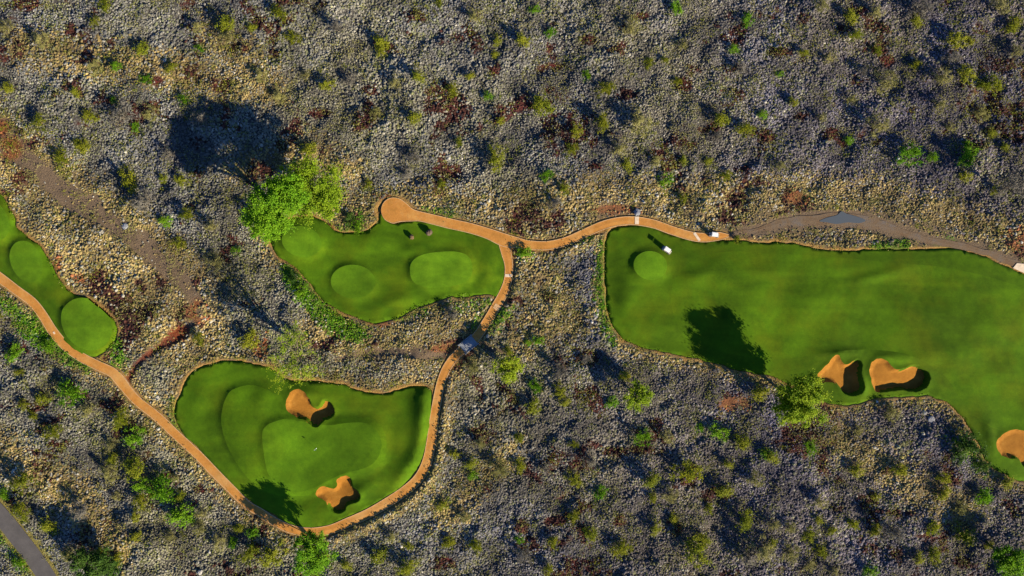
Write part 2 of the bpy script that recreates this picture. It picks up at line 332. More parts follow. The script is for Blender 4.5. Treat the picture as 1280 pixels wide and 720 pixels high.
a = t.ramp(t.noise(.35, 5, .65, co), [(.3, (.36, .160, .026)), (.5, (.46, .195, .036)), (.7, (.52, .26, .056))])
a = t.mix(.8, a, t.ramp(t.noise(3, 6, .8, co), [(.3, (.7,)*3), (.7, (1.2,)*3)]), 'MULTIPLY')
a = t.mix(t.ramp(t.noise(.12, 5, .7, co), [(.5, (0, 0, 0)), (.7, (.55,)*3)]), a, (.54, .33, .12))
a = t.mix(t.ramp(t.noise(.7, 6, .8, co), [(.56, (0, 0, 0)), (.7, (.6,)*3)]), a, (.20, .085, .035))
t.bump(t.noise(12, 3, .6, co), .2, .02); M['path'] = t.base(a, .85, .3)
M['kerb'] = plain('pale_path_edging', (.50, .31, .15), .85, .2, 2)
M['concrete'] = plain('pale_concrete', (.62, .50, .36), .8, .18, 1.2)
M['deck'] = plain('shaded_grey_bridge_concrete', (.20, .215, .23), .8, .2, 1.5)  # grey concrete, albedo lowered to paint in tree shade on the bridge
t = NT('asphalt'); co = t.coords()
a = t.ramp(t.noise(.4, 6, .7, co), [(.3, (.072, .066, .064)), (.7, (.11, .10, .095))]); t.bump(t.noise(14, 3, .6, co), .3, .02); M['asphalt'] = t.base(a, .85, .3)
t = NT('dirt_track'); co = t.coords()
a = t.ramp(t.noise(.22, 8, .75, co), [(.35, (.13, .078, .042)), (.5, (.15, .105, .065)), (.65, (.13, .115, .105))]); t.bump(t.noise(3, 5, .7, co), .6, .15); M['dirt'] = t.base(a, .95, .2)
t = NT('muddy_water'); t.bump(t.noise(1.2, 3, .6), .1, .05); M['water'] = t.base((.075, .088, .10), .35, .5)
def vcol_mat(name, rough, bscale, bstr, bdist, fine=(.7, 1.25), fscale=5):
    t = NT(name); co = t.coords(); at = t.n('ShaderNodeVertexColor', _layer_name='Col')
    a = t.mix(1.0, at.outputs['Color'], t.ramp(t.noise(fscale, 5, .75, co), [(.3, (fine[0],)*3), (.7, (fine[1],)*3)]), 'MULTIPLY')
    t.bump(t.noise(bscale, 5, .75, co), bstr, bdist); return t.base(a, rough, .25)
M['ground'] = vcol_mat('lava_field_soil', .95, 2.2, 1.0, .35)
M['rock'] = vcol_mat('lava_rock', .88, 6, .7, .10, (.75, 1.2), 4)
def leaf_mat(name, c1, c2, transl=.35):
    t = NT(name); at = t.n('ShaderNodeVertexColor', _layer_name='Col')
    sep = t.n('ShaderNodeSeparateColor'); t.l(at.outputs['Color'], sep.inputs[0])
    oi = t.n('ShaderNodeObjectInfo')
    ad = t.n('ShaderNodeMath', _operation='MULTIPLY_ADD'); t.l(oi.outputs['Random'], ad.inputs[0]); ad.inputs[1].default_value = .5; ad.inputs[2].default_value = -.25
    ad2 = t.n('ShaderNodeMath', _operation='ADD'); t.l(sep.outputs[0], ad2.inputs[0]); t.l(ad.outputs[0], ad2.inputs[1])
    a = t.mix(ad2.outputs[0], c1, c2); ad2.use_clamp = True
    t.base(a, .7, .2); tr = t.n('ShaderNodeBsdfTranslucent'); t.l(a, tr.inputs[0])
    mx = t.n('ShaderNodeMixShader', Fac=transl); t.l(t.b.outputs[0], mx.inputs[1]); t.l(tr.outputs[0], mx.inputs[2])
    t.l(mx.outputs[0], t.t.nodes['Material Output'].inputs[0]); return t.m
M['G'] = leaf_mat('bright_green_leaves', (.09, .25, .008), (.24, .42, .015), .5)
M['Y'] = leaf_mat('yellow_green_leaves', (.17, .22, .012), (.34, .34, .025), .5)
M['O'] = leaf_mat('dry_olive_twigs', (.22, .22, .06), (.36, .33, .12), .4)
M['D'] = leaf_mat('dark_green_leaves', (.035, .09, .010), (.09, .17, .02), .4)
M['W'] = leaf_mat('grey_bare_twigs', (.14, .13, .11), (.24, .22, .18))
M['T'] = leaf_mat('tree_green_leaves', (.08, .27, .006), (.24, .42, .014), .5)
M['TY'] = leaf_mat('tree_yellow_green_leaves', (.19, .32, .010), (.38, .46, .022), .5)
M['bark'] = plain('grey_brown_bark', (.12, .095, .07), .95, .3, 4)

# ------------------------------------------------------------ ground sheet
def grow(a, far=3200):
    out = list(a); st = .5
    lo, hi = [a[0]], [a[-1]]; s_ = .6
    while hi[-1] < far: hi.append(hi[-1]+s_); lo.append(lo[-1]-s_); s_ *= 1.22
    return np.array(lo[:0:-1]+out+hi[1:])
gx = grow(GX); gy = grow(GY); nx, ny = len(gx), len(gy)
VX, VY = np.meshgrid(gx, gy)
ex = np.maximum(np.abs(VX)-164, 0); ey = np.maximum(np.abs(VY)-106, 0); fade = 1-sstep(0, 25, np.hypot(ex, ey))
VZ = samp(hg, VX.ravel(), VY.ravel()).reshape(VX.shape)*fade+(fbm(VX, VY, 60, 2)-.5)*3*(1-fade)
def cmix(a, b, f): return a+(np.asarray(b)-a)*f[..., None]
base_c = np.ones(XX.shape+(3,))*np.array([.060, .055, .052])
base_c = cmix(base_c, (.17, .125, .06), tan*.9)
base_c = cmix(base_c, (.075, .012, .010), red)
base_c = cmix(base_c, (.155, .108, .068), soil*.95)
base_c = cmix(base_c, (.30, .175, .050), np.clip(rim+(1-sstep(.2, .9, d_path)), 0, 1))
base_c = cmix(base_c, (.21, .070, .020), org*np.maximum(soil, .6)*.85)
base_c = cmix(base_c, (.15, .028, .01), np.clip((1-sstep(-.4, .8, d_gul)), 0, 1)*.8)
base_c = cmix(base_c, (.055, .13, .010), weed*.9)
yv = (1-sstep(1.0, 2.2, d_road))*.8; base_c = cmix(base_c, (.22, .19, .04), yv)
base_c *= (.8+.4*fbm(XX, YY, 1.2, 60, 2))[..., None]
gc = np.stack([samp(base_c[..., i], VX.ravel(), VY.ravel()) for i in range(3)], 1)
idx = np.arange(nx*ny).reshape(ny, nx)
F = np.stack([idx[:-1, :-1], idx[:-1, 1:], idx[1:, 1:], idx[1:, :-1]], -1).reshape(-1, 4)
struct(np_mesh('ground', np.stack([VX, VY, VZ], -1).reshape(-1, 3), F, M['ground'], col=gc))

# ------------------------------------------------------------ turf areas
def turf_z(k, X, Y):
    z = .03+.28*sstep(.3, 5, sdf(X, Y, TP[k]))+(fbm(X, Y, 17, 77, 3)-.5)*2.0*sstep(.5, 8, sdf(X, Y, TP[k]))
    for (a, b, rx, ry, an, h) in MOUND[k]:
        cx, cy = P((a, b)); an = -math.radians(an); dx = X-cx; dy = Y-cy
        u = (dx*math.cos(an)+dy*math.sin(an))/(rx*S*1.0); v = (-dx*math.sin(an)+dy*math.cos(an))/(ry*S*1.0)
        z = z+h*np.exp(-(u*u+v*v)*.9)*sstep(.0, 1.5, sdf(X, Y, TP[k]))
    for g in GP[k]:
        z = z+(.50 if k != 'bowl' else .40)*sstep(-1.4, .2, sdf(X, Y, g))
    if k == 'bowl': z = z+.32*sstep(-1.2, .2, sdf(X, Y, AP[k]))
    for i, g in enumerate(BP.get(k, [])):
        d = sdf(X, Y, g); c = g.mean(0); pr = (g-c)@SUNH; s_ = ((X-c[0])*SUNH[0]+(Y-c[1])*SUNH[1]-pr.min())/(pr.max()-pr.min()); s_ = np.clip(s_, 0, 1)
        dep = BDEP[k][i]*(.22+.95*s_); w = 1.3*(1-s_)+.3*s_
        z = z+.14*np.exp(-(np.minimum(d, 0)/.8)**2)*(d <= 0)+np.where(d > 0, .14*(1-np.clip(d/w, 0, 1))-dep*np.clip(d/w, 0, 1)**.7, 0)
    return z
def turf(k):
    outline = resample(TP[k], .6); pts = [outline]; edges = [(i, (i+1) % len(outline)) for i in range(len(outline))]; n = len(outline)
    inner = [resample(g, .5) for g in GP[k]]+([resample(AP[k], .8)] if k in AP else [])+[resample(g, .3) for g in BP.get(k, [])]
    allp = GP[k]+([AP[k]] if k in AP else [])+BP.get(k, [])
    for g in inner:
        g = g+0; pts.append(g); edges += [(n+i, n+(i+1) % len(g)) for i in range(len(g))]; n += len(g)
    mn = outline.min(0); mx = outline.max(0); st = .85
    X, Y = np.meshgrid(np.arange(mn[0], mx[0], st), np.arange(mn[1], mx[1], st)); X = X.ravel()+RNG.uniform(-.2, .2, X.size); Y = Y.ravel()+RNG.uniform(-.2, .2, Y.size)
    ok = sdf(X, Y, TP[k]) > .35
    for g in allp: ok &= np.abs(sdf(X, Y, g)) > .3
    for g in BP.get(k, []): ok &= sdf(X, Y, g) < -1.2
    pts.append(np.stack([X[ok], Y[ok]], 1))
    for g in BP.get(k, []):
        a, b = g.min(0)-1.5, g.max(0)+1.5
        X, Y = np.meshgrid(np.arange(a[0], b[0], .27), np.arange(a[1], b[1], .27)); X = X.ravel()+RNG.uniform(-.05, .05, X.size); Y = Y.ravel()+RNG.uniform(-.05, .05, Y.size)
        d = sdf(X, Y, g); ok = (d > -1.2) & (np.abs(d) > .14) & (sdf(X, Y, TP[k]) > .35)
        for g2 in allp:
            if g2 is not g: ok &= np.abs(sdf(X, Y, g2)) > .2
        for g2 in BP[k]:
            if g2 is not g: ok &= sdf(X, Y, g2) < -1.2
        pts.append(np.stack([X[ok], Y[ok]], 1))
    A = np.vstack(pts)
    vo, eo, fo, *_ = delaunay_2d_cdt([Vector(p) for p in A], edges, [], 0, 1e-5)
    V = np.array([tuple(v) for v in vo]); F = np.array([f for f in fo if len(f) == 3])
    c = V[F].mean(1); F = F[inside(c[:, 0], c[:, 1], TP[k])]; c = V[F].mean(1)
    e1 = V[F[:, 1]]-V[F[:, 0]]; e2 = V[F[:, 2]]-V[F[:, 0]]; fl = (e1[:, 0]*e2[:, 1]-e1[:, 1]*e2[:, 0]) < 0
    F[fl] = F[fl][:, ::-1]
    z = turf_z(k, V[:, 0], V[:, 1]); V3 = np.column_stack([V, z])
    cls = np.zeros(len(F), int)
    if k in AP: cls[inside(c[:, 0], c[:, 1], AP[k])] = 1
    for i, g in enumerate(GP[k]): cls[inside(c[:, 0], c[:, 1], g)] = 10+i
    for i, g in enumerate(BP.get(k, [])): cls[inside(c[:, 0], c[:, 1], g)] = 20+i
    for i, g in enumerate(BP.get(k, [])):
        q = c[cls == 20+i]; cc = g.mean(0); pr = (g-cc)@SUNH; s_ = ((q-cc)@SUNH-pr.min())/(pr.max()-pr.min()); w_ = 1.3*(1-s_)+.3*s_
        shaded_wall = (s_ > .45) & (sdf(q[:, 0], q[:, 1], g) < .42+.25*fbm(q[:, 0], q[:, 1], 1.2, 9)) & (z[F[cls == 20+i]].max(1)-z[F[cls == 20+i]].min(1) > .16)
        ii = np.where(cls == 20+i)[0]; cls[ii[shaded_wall]] = 0  # steep faces on the shaded side get dark grass colour to deepen bunker shadow
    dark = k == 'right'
    for cl in np.unique(cls):
        f = F[cls == cl]; u, inv = np.unique(f, return_inverse=True); f = inv.reshape(f.shape); v = V3[u]
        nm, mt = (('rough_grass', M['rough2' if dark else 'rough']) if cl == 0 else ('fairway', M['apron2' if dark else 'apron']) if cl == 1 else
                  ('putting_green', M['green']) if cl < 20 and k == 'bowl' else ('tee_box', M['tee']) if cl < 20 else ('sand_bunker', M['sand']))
        if cl == 0:                                   # skirt down into the ground
            ed = {}
            for a_, b_, c_ in f:
                for e in ((a_, b_), (b_, c_), (c_, a_)): ed[e] = 1
            bd = np.array([e for e in ed if (e[1], e[0]) not in ed])
            on = np.abs(sdf(v[bd[:, 0], 0], v[bd[:, 0], 1], TP[k])) < .02
            on &= np.abs(sdf(v[bd[:, 1], 0], v[bd[:, 1], 1], TP[k])) < .02
            bd = bd[on]; n0 = len(v); us, iv = np.unique(bd, return_inverse=True); iv = iv.reshape(bd.shape)+n0
            lo = v[us].copy(); lo[:, 2] -= .7; v = np.vstack([v, lo])
            f = np.vstack([f, np.stack([bd[:, 1], bd[:, 0], iv[:, 0]], 1), np.stack([bd[:, 1], iv[:, 0], iv[:, 1]], 1)])
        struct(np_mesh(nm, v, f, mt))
for k in TP: turf(k)
print('turf', round(time.time()-T0, 1))

# ------------------------------------------------------------ ribbons
def ribbon(name, key, z, mat, kerb=None, thick=.5, zf=None):
    xy, w = RB[key]; n = len(xy); tg = np.gradient(xy, axis=0); tg /= np.linalg.norm(tg, axis=1)[:, None]; nr = np.stack([-tg[:, 1], tg[:, 0]], 1)
    zz = np.full(n, z) if zf is None else zf(xy)
    wj = w[:, None]*np.array([[-1, -1, -.5, 0, .5, 1, 1]])
    if kerb: wj = np.sign(wj)*np.maximum(np.abs(wj)-.10*(np.abs(wj) > .9*w[:, None]), .02*np.abs(np.sign(wj)))
    V = np.zeros((n, 7, 3)); V[:, :, :2] = xy[:, None]+nr[:, None]*wj[:, :, None]; V[:, :, 2] = zz[:, None]; V[:, 0, 2] -= thick; V[:, 6, 2] -= thick
    V[:, 3, 2] += .02
    i = np.arange(n*7).reshape(n, 7); F = np.stack([i[:-1, :-1], i[:-1, 1:], i[1:, 1:], i[1:, :-1]], -1).reshape(-1, 4)
    root = struct(np_mesh(name, V.reshape(-1, 3), F, mat, smooth=False))
    if kerb:
        for sgn in (-1, 1):
            o = w+.04; inn = np.maximum(w-.11, .02)
            Vk = np.zeros((n, 4, 3)); 
            for j, (ww, dz) in enumerate(((o, -.4), (o, .035), (inn, .035), (inn, -.1))):
                Vk[:, j, :2] = xy+nr*(sgn*ww)[:, None]; Vk[:, j, 2] = zz+dz
            i = np.arange(n*4).reshape(n, 4); F = np.stack([i[:-1, :-1], i[:-1, 1:], i[1:, 1:], i[1:, :-1]], -1).reshape(-1, 4)
            np_mesh('path_edging', Vk.reshape(-1, 3), F if sgn < 0 else F[:, ::-1], kerb, root, smooth=False)
    return root
ribbon('cart_path', 'p1', .10, M['path'], M['kerb'])
ribbon('cart_path', 'p2', .125, M['path'], M['kerb'])
ribbon('road', 'road', .06, M['asphalt'])
RB['track'] = (RB['track'][0]+np.stack([fbm(RB['track'][0][:, 0], RB['track'][0][:, 1], 3, 5)-.5, fbm(RB['track'][0][:, 0], RB['track'][0][:, 1], 3, 6)-.5], 1)*1.0, RB['track'][1]*(.45+.8*fbm(RB['track'][0][:, 0], RB['track'][0][:, 1], 2, 7)))
ribbon('dirt_track', 'track', -.03, M['dirt'])
def flat_poly(name, pts, z, th, mat, st=True):
    bm = bmesh.new(); vs = [bm.verts.new((*P(p), z)) for p in pts]; f = bm.faces.new(vs); f.normal_update()
    if f.normal.z < 0: f.normal_flip()
    r = bmesh.ops.extrude_face_region(bm, geom=[f]); vv = [g for g in r['geom'] if isinstance(g, bmesh.types.BMVert)]
    bmesh.ops.translate(bm, vec=(0, 0, th), verts=vv); bmesh.ops.recalc_face_normals(bm, faces=bm.faces)
    o = bm_obj(name, bm, mat)
    return struct(o) if st else o
flat_poly('puddle', [tuple(p) for p in smooth_closed([(1024,276.5),(1034,272),(1046,269),(1052,264),(1058,267),(1072,271),(1082,275.5),(1074,279),(1060,278),(1046,280),(1034,278)], 3)], -.03, .06, M['water'])
flat_poly('concrete_path', [(1266,335),(1271,329),(1283,330),(1320,342),(1360,356),(1356,366),(1316,352),(1284,343)], 0.0, .10, M['concrete'])
# pale concrete crossings set into the path
def crossing(px, py, ang, wpx, lpx, z, mat, label):
    cx, cy = P((px, py)); bm = bmesh.new()
    add_box(bm, (0, 0, 0), (wpx*S, lpx*S, .08), .01)
    o = bm_obj('drain_crossing', bm, mat); o.location = (cx, cy, z); o.rotation_euler = (0, 0, math.radians(ang))
    return tag(o, label, 'drain strip')
crossing(796, 275.5, 0, 5, 9.6, .125+.02, M['concrete'], 'pale concrete drain strip across the upper path beside the round grey boulder')
crossing(871, 296, 35, 3.2, 12, .125+.02, M['concrete'], 'pale slanted concrete drain strip across the path left of the parked cart')
crossing(635.8, 344.5, 0, 9.0, 3.6, .10+.02, M['concrete'], 'whitish concrete drain strip across the path just below the junction')
crossing(621, 384, -32, 8, 7, .10+.004, M['kerb'], 'worn pale slab in the path beside the green weeds')
crossing(68, 416, -54, 3.0, 2.2, .10+.02, M['concrete'], 'small white drain cover on the left cart path')

# bridge over the gully
bx, by = P((585.5, 430.5)); ang = math.atan2(14, 17)
br = empty('path_bridge', (bx, by, 0), ang); tag(br, 'short grey concrete bridge carrying the cart path over the gully', 'bridge')
bm = bmesh.new(); add_box(bm, (0, 0, .06), (3.9, 2.5, .2), .02); bm_obj('deck', bm, M['deck'], br)
for s_ in (-1, 1):
    bm = bmesh.new(); add_box(bm, (0, s_*1.40, .16), (4.3, .22, .34), .03)
    for q in (-1, 1): add_box(bm, (q*2.05, s_*1.40, .16), (.3, .3, .44), .03)
    bm_obj('parapet', bm, M['deck'], br)
bm = bmesh.new(); add_cyl(bm, (0, -1.9, -.45), (0, 1.9, -.45), .38, seg=16); bm_obj('culvert_pipe', bm, M['asphalt'], br)

# ------------------------------------------------------------ lava rocks
def ico():
    bm = bmesh.new(); bmesh.ops.create_icosphere(bm, subdivisions=1, radius=1)
    v = np.array([x.co[:] for x in bm.verts]); f = np.array([[a.index for a in p.verts] for p in bm.faces]); bm.free(); return v, f
IV, IF = ico()
def rocks(sp, rmin, rmax, seed, keepf):
    R = np.random.default_rng(seed)
    X, Y = np.meshgrid(np.arange(-150, 150, sp), np.arange(-92, 92, sp)); X[::2] += sp/2
    X = X.ravel()+R.uniform(-.62, .62, X.size)*sp; Y = Y.ravel()+R.uniform(-.62, .62, Y.size)*sp
    q1 = fbm(X, Y, 5, 611, 2)-.5; q2 = fbm(X, Y, 5, 612, 2)-.5; X = X+q1*2.0; Y = Y+q2*2.0
    size = fbm(X, Y, 12, 101, 3)+.10*samp(tan, X, Y)
    u = R.random(X.size); r = rmin+(rmax-rmin)*u**1.2*(.5+.8*sstep(.35, .65, size))
    sl = samp(soil, X, Y); ok = R.random(X.size) > np.clip(sl*1.15, 0, 1)*keepf[0]
    ok &= -samp(sd_turf, X, Y) > .75+r*.6; ok &= samp(d_path, X, Y) > .40+r*.7; ok &= samp(d_road, X, Y) > .3+r; ok &= samp(d_track, X, Y) > .1+r
    ok &= R.random(X.size) > keepf[1]*sstep(.5, .72, fbm(X, Y, 2.6, 131, 2))
    ok &= R.random(X.size) > .35*samp(weed, X, Y)
    X, Y, r = X[ok], Y[ok], r[ok]; N = len(X)
    z = samp(hg, X, Y)
    K = 40; var = IV[None]*R.uniform(.72, 1.22, (K, 12, 1))*R.uniform(.75, 1.2, (K, 1, 3))
    ki = R.integers(0, K, N); a = R.uniform(0, 2*math.pi, N); el = R.uniform(.75, 1.35, N)
    v = var[ki]*r[:, None, None]; v[:, :, 0] *= el[:, None]; v[:, :, 2] *= R.uniform(.55, .95, N)[:, None]
    c, s_ = np.cos(a)[:, None], np.sin(a)[:, None]
    x = v[:, :, 0]*c-v[:, :, 1]*s_; y = v[:, :, 0]*s_+v[:, :, 1]*c
    V = np.stack([x+X[:, None], y+Y[:, None], v[:, :, 2]+(z+r*R.uniform(-.15, .5, N))[:, None]], -1)
    tn = samp(tan, X, Y); rd = samp(red, X, Y); og = samp(org, X, Y); wd = samp(weed, X, Y)
    C = np.ones((N, 3))*np.array([.130, .131, .152])
    cool = np.clip(fbm(X, Y, 22, 55, 3)*1.6-.4, 0, 1); C = cmix(C, (.170, .158, .118), 1-cool)
    C = C*(1+sstep(40, -70, X)[:, None]*np.array([.05, .05, -.06]))
    right = sstep(-10, 90, X+.4*Y*-1)              # rock colour gets darker and more violet towards the lower right of the field
    C = C*(1-.22*right)[:, None]*(np.array([1, 1, 1])+np.array([.05, -.05, .12])*right[:, None])
    pt = np.clip(tn*1.15, 0, .95); sel = R.random(N) < pt; C[sel] = np.array([.275, .205, .082])*R.uniform(.65, 1.2, (sel.sum(), 1))
    sel = R.random(N) < .05+.10*tn; C[sel] = np.array([.30, .28, .23])
    sel = R.random(N) < rd*.95; C[sel] = np.array([.040, .015, .011])*R.uniform(.4, 1.9, (sel.sum(), 1))
    sel = R.random(N) < og*.7; C[sel] = np.array([.27, .10, .04])
    sel = R.random(N) < wd*.55; C[sel] = np.array([.10, .17, .02])
    lich = R.random(N) < .10+.16*sstep(.5, .62, fbm(X, Y, 6, 205, 3)); C[lich] = C[lich]*.55+np.array([.062, .070, .010])
    patch = .58+.85*sstep(.2, .8, fbm(X, Y, 5.5, 300, 4))
    C = C*(R.uniform(.72, 1.28, (N, 1)))*patch[:, None]
    F = (IF[None]+12*np.arange(N)[:, None, None]).reshape(-1, 3)
    return V.reshape(-1, 3), F, np.repeat(C, 12, 0), N
v, f, c, n1 = rocks(.48, .20, .385, 1, (.95, .08))
stuff(np_mesh('lava_rubble', v, f, M['rock'], col=c, smooth=False), 'countless angular grey, tan and rusty lava rocks covering the field between the lawns', 'lava rubble')
v, f, c, n2 = rocks(.50, .10, .20, 2, (.9, .1))
stuff(np_mesh('lava_gravel', v, f, M['rock'], col=c, smooth=False), 'small broken lava stones filling the gaps of the rock field', 'lava gravel')
print('rocks', n1, n2, round(time.time()-T0, 1))

# individual boulders
def boulder_mesh(seed, r, hgt, col, pointed=0):
    R = np.random.default_rng(seed); bm = bmesh.new(); bmesh.ops.create_icosphere(bm, subdivisions=3, radius=1)
    V = np.array([x.co[:] for x in bm.verts]); F = np.array([[a.index for a in p.verts] for p in bm.faces]); bm.free()
    for _ in range(14):
        d = R.normal(size=3); d /= np.linalg.norm(d); t_ = R.uniform(.62, .9); pr = V@d; V -= np.outer(np.maximum(pr-t_, 0)*.85, d)
    V *= (1+.06*R.normal(size=(len(V), 1)))
    if pointed: V[:, :2] *= (1-pointed*np.clip(V[:, 2:3], -.2, 1))
    V = V*np.array([r, r*R.uniform(.75, 1), hgt]); V[:, 2] += hgt*.55
    return V, F, np.tile(np.array(col), (len(V), 1))*R.uniform(.85, 1.15, (len(V), 1))
def boulder(px, py, r, hgt, col, label, seed, group=None, pointed=0, z=None):
    x, y = P((px, py)); V, F, C = boulder_mesh(seed, r, hgt, col, pointed)
    o = np_mesh('boulder', V, F, M['rock'], col=C, smooth=False); o.location = (x, y, (gz(x, y) if z is None else z)); o.rotation_euler = (0, 0, seed*1.7)
    return tag(o, label, 'boulder', group)
def tz(k, px, py):
    x, y = P((px, py)); return float(turf_z(k, np.array([x]), np.array([y]))[0])
boulder(515, 297, .75, .62, (.13, .085, .04), 'smaller tan boulder on the middle lawn, left of the pointed one', 5, z=tz('mid', 515, 297)-.1)
boulder(536.5, 291, .95, .95, (.10, .07, .05), 'larger pointed grey boulder on the middle lawn below the path', 8, pointed=.45, z=tz('mid', 536, 291)-.1)
boulder(796, 265, 1.0, .6, (.19, .20, .23), 'round grey boulder above the upper cart path', 12)
boulder(1164, 524.5, .95, .3, (.24, .24, .25), 'pale grey flat boulder in the rocks below the right fairway', 14)
boulder(1156, 516, .8, .3, (.25, .26, .26), 'whitish slab boulder just above the pale grey flat boulder', 15)
boulder(156, 283, .9, .35, (.30, .31, .32), 'flat grey boulder in the brown wash on the left', 16)
boulder(250, 715, .9, .5, (.35, .33, .30), 'grey boulder at the bottom edge of the photo right of the road', 17)
boulder(1096, 457+45, .35, .3, (.6, .55, .48), 'small pale rock at the turf edge below the second bunker', 18)
boulder(1122, 199, .4, .4, (.7, .7, .68), 'tiny white rock on the lava left of the bright green shrub', 19)
boulder(740, 403, .4, .35, (.7, .65, .55), 'tiny white rock left of the big right lawn', 20)

# stakes and flag
def stake(px, py, h, label):
    x, y = P((px, py)); r = empty('marker_stake', (x, y, gz(x, y))); tag(r, label, 'marker stake')
    bm = bmesh.new(); add_cyl(bm, (0, 0, -.2), (0, 0, h), .09, .08, 10); bm_obj('post', bm, M['white'], r, True)
    bm = bmesh.new(); add_cyl(bm, (0, 0, h), (0, 0, h+.14), .10, .03, 10); bm_obj('cap', bm, M['white'], r, True)
M['white'] = plain('white_painted_plastic', (.78, .78, .76), .45, .06, 3)
M['black'] = plain('black_rubber', (.02, .02, .022), .7, .2, 6)
M['seat'] = plain('beige_vinyl_seat', (.42, .36, .27), .55, .1, 6)
M['metal'] = plain('brushed_metal', (.5, .5, .52), .35, .1, 20, .5, .9)
M['grey'] = plain('dark_grey_plastic', (.07, .07, .075), .5, .15, 6)
M['redflag'] = plain('red_flag_cloth', (.5, .03, .02), .8, .1, 6)
M['bagb'] = plain('navy_golf_bag', (.03, .04, .09), .6, .2, 6)
t = NT('tinted_windshield'); t.base((.6, .65, .65), .05, .5); t.b.inputs['Alpha'].default_value = .35; M['glass'] = t.m; M['cartbody'] = plain('beige_cart_body', (.38, .35, .29), .45, .06, 3)
stake(594, 397.5, .75, 'white marker stake on rocky ground between the middle lawn and the path')
stake(547, 462.5, .45, 'white marker stake just left of the path bend above the bowl lawn')
x, y = P((396, 560)); zf = tz('bowl', 396, 560)
r = empty('golf_flag', (x, y, zf)); tag(r, 'flagstick standing in the hole of the kidney shaped putting green', 'golf flag')
bm = bmesh.new(); add_cyl(bm, (0, 0, -.1), (0, 0, 2.1), .025, .02, 8); bm_obj('pole', bm, M['white'], r, True)
bm = bmesh.new(); add_cyl(bm, (0, 0, .004), (0, 0, .012), .11, .11, 16); bm_obj('cup_rim', bm, M['white'], r, True)
bm = bmesh.new(); g = [bm.verts.new((.03+.11*i, .03*math.sin(i*1.3), 2.06-.32*j+ (0 if j else -.02*i))) for j in (0, 1) for i in range(5)]
for i in range(4): bm.faces.new((g[i], g[i+1], g[6+i], g[5+i]))
bm_obj('flag', bm, M['white'], r, True)

# ------------------------------------------------------------ golf carts (x forward)
def golf_cart(px, py, z, ang, label, windshield=True):
    x, y = P((px, py)); root = empty('golf_cart', (x, y, z), ang); tag(root, label, 'golf cart')
    def part(name, mat, fn, parent=root, sm=False):
        bm = bmesh.new(); fn(bm); return bm_obj(name, bm, mat, parent, sm)
    def body(bm):
        add_box(bm, (0, 0, .36), (2.35, 1.0, .16), .04)                       # floor pan
        add_box(bm, (.98, 0, .58), (.46, .92, .36), .10)                      # front cowl
        add_box(bm, (.76, 0, .80), (.12, 1.0, .28), .04, )                     # dash
        add_box(bm, (-.72, 0, .56), (.86, 1.02, .40), .09)                     # rear body
    b = part('body', M['cartbody'], body)
    part('roof', M['white'], lambda bm: (add_box(bm, (-.12, 0, 1.86), (1.5, 1.04, .07), .03), add_box(bm, (-.12, 0, 1.905), (1.2, .8, .04), .015)))
    for sx, top in ((.72, .60), (-.80, -.84)):
        for sy in (-1, 1): part('roof_post', M['grey'], lambda bm: add_cyl(bm, (sx+(.08 if sx > 0 else 0), sy*.52, .7), (top, sy*.50, 1.84), .022, seg=8))
    part('seat', M['seat'], lambda bm: add_box(bm, (-.30, 0, .82), (.50, 1.06, .14), .05))
    part('backrest', M['seat'], lambda bm: add_box(bm, (-.60, 0, 1.06), (.12, 1.04, .40), .05))
    part('dashboard', M['grey'], lambda bm: add_box(bm, (.68, 0, .90), (.10, .98, .10), .03))
    def sw(bm):
        for i in range(16):
            a0, a1 = 2*math.pi*i/16, 2*math.pi*(i+1)/16; f = lambda a: (.42+.10*math.cos(a)*.6, .27+.17*math.sin(a), 1.0+.14*math.cos(a)*.9)
            add_cyl(bm, f(a0), f(a1), .015, seg=6)
        add_cyl(bm, (.66, .27, .86), (.42, .27, 1.0), .02, seg=8)
    part('steering_wheel', M['black'], sw)
    if windshield: part('windshield', M['glass'], lambda bm: add_box(bm, (.72, 0, 1.34), (.012, 1.0, .80), 0))
    for sy in (-1, 1):
        part('headlight', M['metal'], lambda bm: add_cyl(bm, (1.19, sy*.38, .60), (1.225, sy*.38, .60), .065, seg=12))
        part('tail_light', M['redflag'], lambda bm: add_box(bm, (-1.16, sy*.46, .62), (.02, .10, .07), .006))
    def rack(bm):
        add_box(bm, (-1.22, 0, .42), (.32, 1.0, .05), .01)
        add_cyl(bm, (-1.22, -.5, .95), (-1.22, .5, .95), .018, seg=8)
        for sy in (-1, 1): add_cyl(bm, (-1.15, sy*.5, .5), (-1.22, sy*.5, .95), .018, seg=8)
    part('bag_rack', M['grey'], rack)
    for sx in (.86, -.80):
        for sy in (-1, 1):
            w = part('wheel', M['black'], lambda bm: add_cyl(bm, (sx, sy*.44, .23), (sx, sy*.60, .23), .23, seg=20))
            part('rim', M['metal'], lambda bm: add_cyl(bm, (sx, sy*.595, .23), (sx, sy*.612, .23), .12, seg=14), w)
    return root
